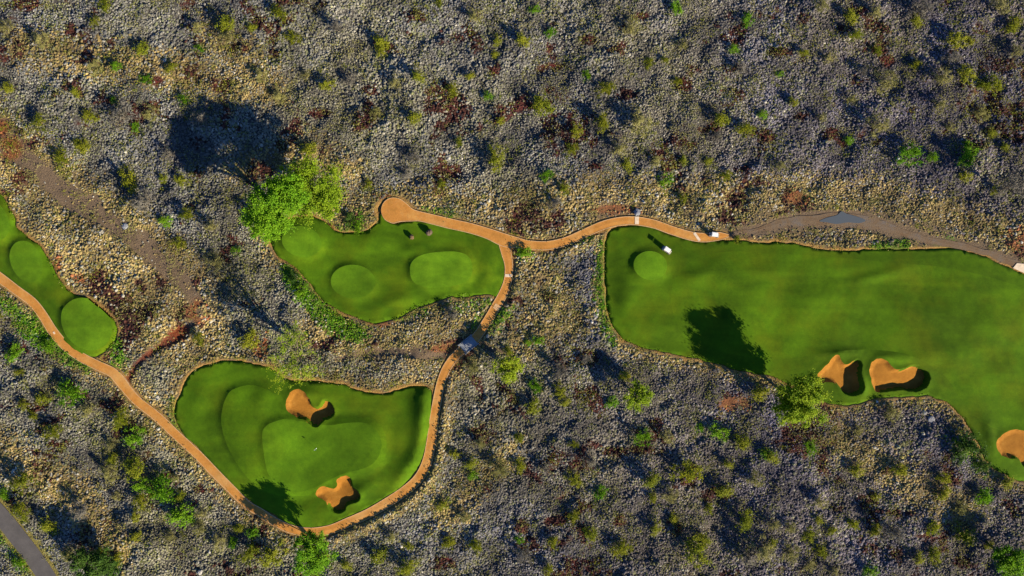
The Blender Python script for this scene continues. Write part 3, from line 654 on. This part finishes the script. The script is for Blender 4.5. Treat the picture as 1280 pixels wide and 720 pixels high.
def golf_bag(cart_xy, z, ang, dy, mat, label):
    off = Matrix.Rotation(ang, 3, 'Z') @ Vector((-1.27, dy, 0))
    r = empty('golf_bag', (cart_xy[0]+off.x, cart_xy[1]+off.y, z+.45), ang); tag(r, label, 'golf bag')
    bm = bmesh.new(); add_cyl(bm, (0, 0, 0), (-.10, 0, .85), .14, .16, 14); add_box(bm, (-.16, 0, .35), (.10, .2, .36), .03); bm_obj('bag_body', bm, mat, r, True)
    for i in range(7):
        a = i*.9; bm = bmesh.new(); add_cyl(bm, (-.10+.05*math.cos(a), .06*math.sin(a), .8), (-.14+.08*math.cos(a), .09*math.sin(a), 1.10), .012, seg=6)
        add_box(bm, (-.14+.08*math.cos(a), .09*math.sin(a), 1.12), (.09, .04, .05), .012); bm_obj('club', bm, M['metal'], r)
zc = tz('right', 832, 312)
golf_cart(832.5, 312.8, zc, math.radians(-34), 'white golf cart parked on the grass above the small round tee')
cxy = P((832.5, 312.8))
golf_cart(891.5, 293.8, .15, math.radians(-8), 'white golf cart parked at the right end of the cart path', False)
cxy2 = P((891.5, 293.8))
golf_bag(cxy2, .15, math.radians(-8), .2, M['bagb'], 'dark golf bag strapped to the back of the cart at the path end')

# ------------------------------------------------------------ plants
def leaf_cloud(R, centers, radii, n_leaf, size, flat=.45, aspect=1.0, shell=.55, feather=True):
    """n_leaf small quads spread over ellipsoidal clumps"""
    centers = np.asarray(centers); radii = np.asarray(radii)
    w = (radii[:, 0]*radii[:, 1]); w = w/w.sum(); ci = R.choice(len(centers), n_leaf, p=w)
    d = R.normal(size=(n_leaf, 3)); d /= np.linalg.norm(d, axis=1)[:, None]
    rr = shell+(1-shell)*R.random(n_leaf)**.6; rr = np.where(R.random(n_leaf) < .3, R.random(n_leaf)**.5, rr)
    if feather: rr = np.abs(R.normal(size=n_leaf))*.62
    p = centers[ci]+d*rr[:, None]*radii[ci]
    nrm = d*.35+R.normal(size=(n_leaf, 3))*.55+np.array([.45, -.38, .75]); nrm /= np.linalg.norm(nrm, axis=1)[:, None]
    t1 = np.cross(nrm, R.normal(size=(n_leaf, 3))); t1 /= np.linalg.norm(t1, axis=1)[:, None]; t2 = np.cross(nrm, t1)
    s_ = size*R.uniform(.6, 1.35, n_leaf); a = (s_*math.sqrt(aspect))[:, None]*t1; b = (s_/math.sqrt(aspect))[:, None]*t2
    V = np.stack([p-a, p-b*.9+a*.1, p+a, p+b*.9-a*.1], 1)
    cr = R.uniform(0, 1, len(centers))[ci]*.5+R.uniform(0, 1, n_leaf)*.5
    F = np.arange(n_leaf*4).reshape(-1, 4)
    return V.reshape(-1, 3), F, np.repeat(np.stack([cr]*3, 1), 4, 0)
def tubes(segs, sides=6):
    Vs, Fs = [], []; n = 0
    for a, b, r1, r2 in segs:
        a = np.array(a, float); b = np.array(b, float); d = b-a; L = np.linalg.norm(d)
        if L < 1e-6: continue
        d /= L; u = np.cross(d, (0, 0, 1) if abs(d[2]) < .9 else (1, 0, 0)); u /= np.linalg.norm(u); w = np.cross(d, u)
        an = np.arange(sides)*2*math.pi/sides; ring = np.cos(an)[:, None]*u+np.sin(an)[:, None]*w
        Vs += [a-d*r1*.3+ring*r1, b+d*r2*.3+ring*r2]; i = np.arange(sides); j = (i+1) % sides
        Fs.append(np.stack([n+i, n+j, n+sides+j, n+sides+i], 1)); n += 2*sides
    return np.vstack(Vs), np.vstack(Fs)
def tree(px, py, h, crown, label, mat='T', leafs=9000, size=.17, density=26, seed=1, lean=(0, 0), name='tree', shadow_h=None):
    """seen centre (px,py); crown = list of (dx,dy,dz,rx,ry,rz) lobes in metres around the crown centre height h"""
    R = np.random.default_rng(seed); x, y = top_at(px, py, h); z0 = gz(x, y)
    x -= lean[0]; y -= lean[1]
    root = empty(name, (x, y, z0)); tag(root, label, 'tree')
    lobes = []; crown = [(a, b, c, p*1.13, q*1.13, r) for a, b, c, p, q, r in crown]
    for (dx, dy, dz, rx, ry, rz) in crown:
        for _ in range(int(density*2.2)):
            d = R.normal(size=3); d /= np.linalg.norm(d); q = R.uniform(.12, 1)**.6
            if d[2] < -.35: d[2] *= .4
            rad = R.uniform(.12, .30)*(rx+ry)/2
            lobes.append(((lean[0]+dx+d[0]*rx*q, lean[1]+dy+d[1]*ry*q, h+dz+d[2]*rz*q), (rad, rad, rad*.62)))
    cs = np.array([l[0] for l in lobes]); rs = np.array([l[1] for l in lobes])
    V, F, C = leaf_cloud(R, cs, rs, int(leafs*2.3), size*.92)
    np_mesh('crown', V, F, M[mat], root, col=C, smooth=False)
    segs = []; tr = .045*h; pts = [np.array((0, 0, -.4))]; top = np.array((lean[0]*.6, lean[1]*.6, h*.52)); nseg = 6
    for i in range(1, nseg+1):
        pts.append(pts[0]*(1-i/nseg)+top*(i/nseg)+np.append(R.normal(size=2)*.12, 0))
    for i in range(nseg): segs.append((pts[i], pts[i+1], tr*(1.15-.5*i/nseg), tr*(1.15-.5*(i+1)/nseg)))
    V, F = tubes(segs, 8); np_mesh('trunk', V, F, M['bark'], root)
    segs = []
    pick = R.permutation(len(cs))[:min(len(cs), 34)]
    for j in pick:
        a = pts[int(R.integers(3, nseg+1))]; b = cs[j]; m1 = a*.55+b*.45+np.append(R.normal(size=2)*.3, .35*h*.15); r0 = tr*R.uniform(.25, .42)
        segs += [(a, m1, r0, r0*.6), (m1, b, r0*.6, r0*.2)]
        for _ in range(2):
            e = b+R.normal(size=3)*rs[j]*.9; segs.append((m1*.3+b*.7, e, r0*.3, r0*.1))
    V, F = tubes(segs, 5); np_mesh('branches', V, F, M['bark'], root)
    return root
tree(340, 262, 11.5, [(0,0,0,6.2,5.6,3.0), (2.8,3.4,.2,5.2,4.4,2.8), (-1.5,-2.5,-.3,5,4,2.4)], 'dense bright green broad tree overhanging the top left corner of the middle lawn', 'T', 21000, .16, 32, 3)
tree(386, 240, 9.0, [(0,0,0,7.2,6.8,2.8), (3.4,-1.8,-.4,4.4,4.2,2.0), (-2.0,3.0,.3,4.8,3.8,2.0)], 'paler yellow green feathery tree right behind the dense bright green one', 'TY', 16000, .15, 34, 4)
tree(366, 446, 10.5, [(0,0,0,6.0,5.6,2.4), (-2.2,-4.5,-.8,4.2,4.0,1.8), (.6,5.0,.2,4.0,3.2,1.8), (3.5,-3.2,-.4,4.0,3.4,1.8)], 'sparse pale green feathery tree at the upper edge of the bowl shaped lawn', 'TY', 3000, .10, 16, 5)
tree(1001, 502, 8.8, [(0,0,0,5.6,5.4,3.6), (1.6,2.6,.2,3.8,3.4,2.6), (-2.0,-2.2,-1.2,4.0,3.4,2.6), (0,0,-3.4,4.2,4.0,2.2)], 'bright green tree at the lower edge of the right lawn, left of the bunkers', 'TY', 19000, .16, 26, 6)
tree(391, 694, 7.0, [(0,0,0,4.6,4.6,2.2), (0,3.2,-.2,3.4,2.8,1.6)], 'bright green tree just outside the path below the bowl shaped lawn', 'T', 8500, .15, 24, 7)
tree(798, 496, 4.2, [(0,0,0,3.2,3.2,1.4), (-.4,2.0,0,2.0,2.0,1.0)], 'yellow green small tree on the lava below the right lawn', 'TY', 4200, .13, 20, 8)
tree(634, 464, 5.2, [(0,0,0,3.4,3.2,1.6), (1.5,1.5,0,2.5,2,1.3)], 'low green tree right of the path bridge', 'TY', 4200, .13, 22, 9)
tree(1274, 706, 5.6, [(0,0,0,4.6,4.2,1.8), (-3.2,1.4,-.2,3,2.6,1.4)], 'bright green tree cut off by the bottom right corner', 'T', 7500, .15, 24, 10)
tree(118, 706, 5.4, [(0,0,0,4.6,3.8,1.8), (-3.6,.2,-.2,3,3.0,1.4), (3.0,-1.2,-.2,2.6,2.4,1.2)], 'dark green bushy tree at the bottom edge right of the road', 'D', 8500, .15, 24, 11)
tree(1268, 233, 6.0, [(0,0,0,4.6,4.2,1.6)], 'thin grey almost leafless tree at the right edge above the dirt track', 'W', 2600, .12, 14, 12)
print('trees', round(time.time()-T0, 1))

# shrubs
def shrub_proto(kind, v):
    R = np.random.default_rng(hash((ord(kind), v)) % 9999)
    sparse = {'G': 1, 'Y': .8, 'O': .5, 'D': 1.1, 'W': .45}[kind]
    cs, rs = [], []
    for _ in range(22):
        a = R.uniform(0, 2*math.pi); q = R.uniform(0, .95); cs.append((q*math.cos(a), q*math.sin(a), R.uniform(.35, .85)*(1.1-.5*q))); r_ = R.uniform(.18, .36); rs.append((r_, r_, r_*.75))
    n = int(1600*sparse); V, F, C = leaf_cloud(R, cs, rs*np.array([1.25, 1.25, 1.0]), n, .048, aspect=1.6 if kind in 'GYD' else 7)
    V[:, 2] = np.maximum(V[:, 2], .02)
    root = bpy.data.objects.new('shrub', None); scn.collection.objects.link(root)
    np_mesh('foliage', V, F, M[kind], root, col=C, smooth=False)
    segs = []
    for c in cs: m = np.array(c)*.5+np.array((0, 0, -.03)); segs += [((c[0]*.1, c[1]*.1, -.15), m, .025, .016), (m, c, .016, .006)]
    V, F = tubes(segs, 4); np_mesh('stems', V, F, M['bark'], root)
    return root
SH = """176,61,8,Y 248,60,5,G 50,50,9,O 98,183,9,Y 73,198,9,Y 157,223,11,Y 165,157,5,G 150,143,13,W 187,142,9,O 183,98,6,G 215,85,7,Y 146,83,5,G 280,30,9,Y 283,45,9,O 117,27,6,Y 135,5,8,Y 95,115,5,Y 48,152,8,Y 250,146,8,W 228,124,5,G 142,125,4,G 314,33,5,Y 246,33,6,O 5,33,8,O 8,110,6,Y
348,17,11,Y 362,44,9,Y 420,35,9,W 475,50,8,Y 475,63,6,Y 550,3,5,Y 593,20,9,O 622,50,6,Y 619,66,5,Y 565,113,8,Y 408,105,7,Y 347,118,9,O 587,95,5,Y 610,120,5,G 385,185,8,Y 573,178,5,Y 552,230,5,Y 625,150,5,Y 470,140,6,O 325,95,7,O
688,38,6,G 653,50,7,Y 790,35,8,O 845,8,7,G 935,23,6,G 918,60,5,G 679,128,11,Y 753,155,9,Y 721,163,7,Y 903,147,9,Y 933,162,9,Y 954,143,5,G 822,200,6,O 833,225,7,G 908,220,7,Y 886,200,5,Y 855,200,5,Y 714,187,7,Y 775,185,10,O 734,93,5,G 757,110,8,Y 813,78,6,Y 832,75,5,Y 847,100,5,Y 683,218,6,G 785,205,7,Y 705,235,6,Y 668,12,5,G
1157,10,14,W 1197,50,10,Y 1211,52,5,Y 1147,24,6,Y 1206,95,9,Y 1240,108,12,Y 1225,107,6,Y 1112,100,12,O 1096,15,7,O 1270,30,9,Y 1255,5,10,O 1065,122,7,O 1138,193,11,G 1167,196,6,G 1212,193,10,G 1212,180,5,G 1064,174,5,G 1175,130,8,O 1145,80,7,Y 1097,62,6,Y 1037,72,6,O 1006,67,6,Y 1028,147,5,O 1242,165,5,Y 1256,183,5,Y 1027,5,7,O 975,93,4,G 1190,158,6,O 1190,72,8,W 1248,239,6,Y
178,253,14,W 207,277,6,G 233,270,8,Y 268,328,11,O 222,303,8,Y 20,443,10,G 0,397,6,Y 60,432,7,G 265,285,8,O 295,313,5,G
88,491,13,G 53,497,7,Y 28,603,12,Y 3,618,7,G 28,640,11,Y 60,657,9,Y 65,540,9,Y 167,587,12,Y 175,606,8,G 202,612,13,G 178,627,9,Y 224,622,7,Y 226,645,12,G 252,643,9,O 250,660,8,O 170,645,6,Y 135,558,8,O 137,575,6,Y 22,705,7,G 315,668,6,G 313,692,11,Y 273,680,7,O 297,662,6,Y 145,700,8,Y 135,593,9,O 292,680,5,G 220,597,6,O
340,697,13,Y 472,694,9,Y 588,580,8,Y 590,595,5,G 600,555,6,O 625,588,11,O 555,632,6,Y 595,685,7,Y 580,648,6,O 510,683,5,Y 490,672,8,O 432,707,7,Y
765,504,7,G 648,549,6,Y 650,584,7,Y 718,600,8,Y 740,575,10,W 813,600,9,Y 860,590,14,Y 897,542,8,G 876,535,5,G 957,567,7,G 752,617,6,G 778,688,12,Y 870,690,13,Y 880,673,8,Y 838,620,8,O 887,637,6,Y 693,678,7,Y 648,676,5,G 685,712,6,Y 953,688,12,O 935,697,9,W 700,489,7,Y 665,508,8,Y 706,503,6,Y 945,600,8,O 815,623,5,Y 842,648,6,Y 717,555,5,Y
1015,560,6,G 963,570,8,Y 1073,590,8,Y 1125,590,7,Y 1197,565,9,D 1214,560,13,D 1180,600,8,Y 1178,617,8,Y 1233,622,8,G 1260,602,8,Y 1208,670,13,Y 1241,683,5,Y 1120,665,15,W 1097,665,7,Y 1013,672,8,Y 1025,650,5,Y 1025,627,7,O 1097,622,5,Y 1042,665,5,Y 964,678,6,Y 1028,690,6,Y 1148,698,7,Y 1090,715,7,G
660,428,4,G 672,427,5,G 636,441,6,Y 921,299,4,Y 655,317,6,G 446,284,6,G 366,350,7,D 1230,583,7,D 375,365,6,G 435,272,5,D"""
shr = []
for tok in SH.split():
    a, b, r_, kd = tok.split(','); shr.append((float(a), float(b), float(r_), kd))
_r = random.Random(99); tries = 0
while len(shr) < 292 and tries < 9000:
    tries += 1; a = _r.uniform(4, 1276); b = _r.choice([_r.uniform(4, 716), _r.uniform(420, 716)])
    gx_, gy_ = P((a, b)); arr = lambda F_: float(samp(F_, np.array([gx_]), np.array([gy_]))[0])
    rad = _r.choice([5.5, 6.5, 7.5, 9, 11]); 
    if arr(sd_turf) > -(rad*S+1.5) or arr(d_path) < rad*S+1.5 or arr(d_road) < rad*S+1 or arr(d_track) < 3 or arr(d_wash) < 1: continue
    if any(math.hypot(a-q[0], b-q[1]) < rad+q[2]+7 for q in shr): continue
    shr.append((a, b, rad, _r.choice('YYYYOOOWWG')))
LM = [('the turning circle', 493, 262), ('the path junction', 635, 300), ('the middle lawn', 480, 340), ('the bowl shaped lawn', 380, 560), ('the far left lawn', 70, 370), ('the asphalt road', 25, 680),
      ('the brown wash', 120, 262), ('the big tree shadow', 265, 165), ('the cart at the path end', 892, 294), ('the puddle', 1050, 272), ('the top left corner', 0, 0),
      ('the top middle edge', 560, 0), ('the top right corner', 1280, 0), ('the round grey boulder', 797, 266), ('the right lawn tree', 1000, 500), ('the pair of orange bunkers', 1090, 468), ('the bottom right corner', 1280, 720),
      ('the bottom middle edge', 620, 720), ('the path bridge', 588, 430), ('the yellow green small tree', 798, 496), ('the tree below the bowl lawn', 391, 694), ('the dark bushy tree by the road', 118, 706), ('the bottom right edge', 900, 720), ('the top right edge', 900, 0)]
DESC = {'G': 'bright green', 'Y': 'yellow green', 'O': 'dry olive', 'D': 'dark green', 'W': 'grey wispy bare'}
keyed = {}
for i, (a, b, r_, kd) in enumerate(shr):
    L = min(LM, key=lambda l: (l[1]-a)**2+(l[2]-b)**2); dx, dy = a-L[1], b-L[2]
    rel = ('right of' if dx > 0 else 'left of') if abs(dx) > abs(dy) else ('below' if dy > 0 else 'above')
    keyed.setdefault((kd, rel, L[0]), []).append((math.hypot(dx, dy), i))
ORD = ['nearest', 'second nearest', 'third nearest', 'fourth nearest', 'fifth nearest', 'sixth nearest', 'seventh nearest', 'eighth nearest', 'ninth nearest', 'tenth n', 'eleventh n', 'twelfth n', 'thirteenth n', 'fourteenth n', 'fifteenth n', 'sixteenth n', 'seventeenth n']
lab = {}
for (kd, rel, L), v in keyed.items():
    v.sort()
    for q, (_, i) in enumerate(v):
        sz = 'small' if shr[i][2] < 6.5 else 'large' if shr[i][2] > 10.5 else 'medium'
        lab[i] = f'{sz} {DESC[kd]} shrub {rel} {L}' + ('' if len(v) == 1 else ', closest one' if q == 0 else f', {ORD[q].split()[0]} closest')
protos = {}; cnt = {}
for kd in 'GYODW': protos[kd] = [[shrub_proto(kd, v), False] for v in range(3)]
for i, (a, b, r_, kd) in enumerate(shr):
    pr = protos[kd][i % 3]; h = r_*S*(1.35 if kd in 'GYD' else 1.7)
    if pr[1]: o = copy_tree(pr[0])
    else: o = pr[0]; pr[1] = True
    x, y = top_at(a, b, h*.6); rr = r_*S*1.45
    o.location = (x, y, gz(x, y)-.05); o.scale = (rr*random.uniform(.85, 1.15), rr*random.uniform(.85, 1.15), h*random.uniform(.95, 1.35)); o.rotation_euler = (0, 0, random.uniform(0, 6.28))
    tag(o, lab[i], 'shrub', 'shrubs scattered over the lava field')
for kd in protos:
    for pr, used in protos[kd]:
        if not used:
            for c_ in list(pr.children): bpy.data.objects.remove(c_)
            bpy.data.objects.remove(pr)
print('shrubs', len(shr), round(time.time()-T0, 1))

# low scrub and weeds that nobody could count
def scrub(name, n, dens, mat, size, hgt, seed, label, cat, per=9, spread=.35):
    R = np.random.default_rng(seed); X = R.uniform(-148, 148, n); Y = R.uniform(-90, 90, n)
    ok = (-samp(sd_turf, X, Y) > .3) & (samp(d_path, X, Y) > .25) & (samp(d_road, X, Y) > .4) & (samp(d_track, X, Y) > .3) & (R.random(n) < dens(X, Y))
    X, Y = X[ok], Y[ok]; z = samp(hg, X, Y); N = len(X)
    X = np.repeat(X, per)+R.normal(size=N*per)*spread; Y = np.repeat(Y, per)+R.normal(size=N*per)*spread; Z = np.repeat(z, per)+R.uniform(.1, 1, N*per)*hgt
    m = N*per; nrm = R.normal(size=(m, 3))*.6+np.array([.3, -.25, .7]); nrm /= np.linalg.norm(nrm, axis=1)[:, None]
    t1 = np.cross(nrm, R.normal(size=(m, 3))); t1 /= np.linalg.norm(t1, axis=1)[:, None]; t2 = np.cross(nrm, t1); p = np.stack([X, Y, Z], 1); s_ = (size*R.uniform(.5, 1.4, m))[:, None]
    V = np.stack([p-t1*s_, p-t2*s_*.7, p+t1*s_, p+t2*s_*.7], 1).reshape(-1, 3); c = np.repeat(R.uniform(0, 1, N), per*4); c = np.stack([c]*3, 1)
    return stuff(np_mesh(name, V, np.arange(m*4).reshape(-1, 4), M[mat], col=c, smooth=False), label, cat)
scrub('weeds', 120000, lambda x, y: np.clip(samp(weed, x, y)*1.1, 0, 1), 'T', .15, .5, 51, 'bright green weeds growing among the rocks beside the lawns and paths', 'weeds', 10)
scrub('dry_scrub', 40000, lambda x, y: sstep(.46, .60, fbm(x, y, 6, 401, 4))*.95+.05, 'O', .13, .6, 52, 'thin dry olive scrub spread over the lava rocks', 'scrub', 9, .45)
scrub('low_scrub', 40000, lambda x, y: np.maximum(sstep(.52, .66, fbm(x, y, 5, 402, 4))*.95, (samp(sd_turf, x, y) > -1.6)*.8)+.02, 'Y', .12, .5, 53, 'low yellow green tufts spread over the lava rocks', 'scrub', 9, .35)

# ------------------------------------------------------------ light, sky, camera
w = bpy.data.worlds.new('World'); scn.world = w; w.use_nodes = True; nt = w.node_tree
sky = nt.nodes.new('ShaderNodeTexSky'); sky.sky_type = 'NISHITA'; sky.sun_disc = False; sky.sun_elevation = math.radians(ELEV); sky.sun_rotation = math.atan2(SUNH[0], SUNH[1])
sky.air_density = 1.0; sky.dust_density = .1; sky.ozone_density = 4.0
bg = nt.nodes['Background']; bg.inputs[1].default_value = .05; tint = nt.nodes.new('ShaderNodeMix'); tint.data_type = 'RGBA'; tint.blend_type = 'MULTIPLY'; tint.inputs[0].default_value = 1; tint.inputs[7].default_value = (.72, .95, 1.35, 1)
nt.links.new(sky.outputs[0], tint.inputs[6]); nt.links.new(tint.outputs[2], bg.inputs[0])
sd = bpy.data.lights.new('sun', 'SUN'); sd.energy = 5; sd.angle = math.radians(.5); sd.color = (1, .87, .64)
so = bpy.data.objects.new('sun', sd); link(so)
e = math.radians(ELEV); d = Vector((-SUNH[0]*math.cos(e), -SUNH[1]*math.cos(e), -math.sin(e))); so.rotation_euler = d.to_track_quat('-Z', 'Y').to_euler()
cd = bpy.data.cameras.new('camera'); cd.sensor_width = 36; cd.lens = 36*H/256; cd.clip_end = 9000; cd.clip_start = .5
co_ = bpy.data.objects.new('camera', cd); co_.location = (0, 0, H); co_.rotation_euler = (0, 0, 0); link(co_); scn.camera = co_
scn.view_settings.view_transform = 'Standard'; scn.view_settings.look = 'None'; scn.view_settings.gamma = 1; scn.view_settings.exposure = 1.15
scn.cycles.max_bounces = 5; scn.cycles.diffuse_bounces = 1
print('done', round(time.time()-T0, 1))
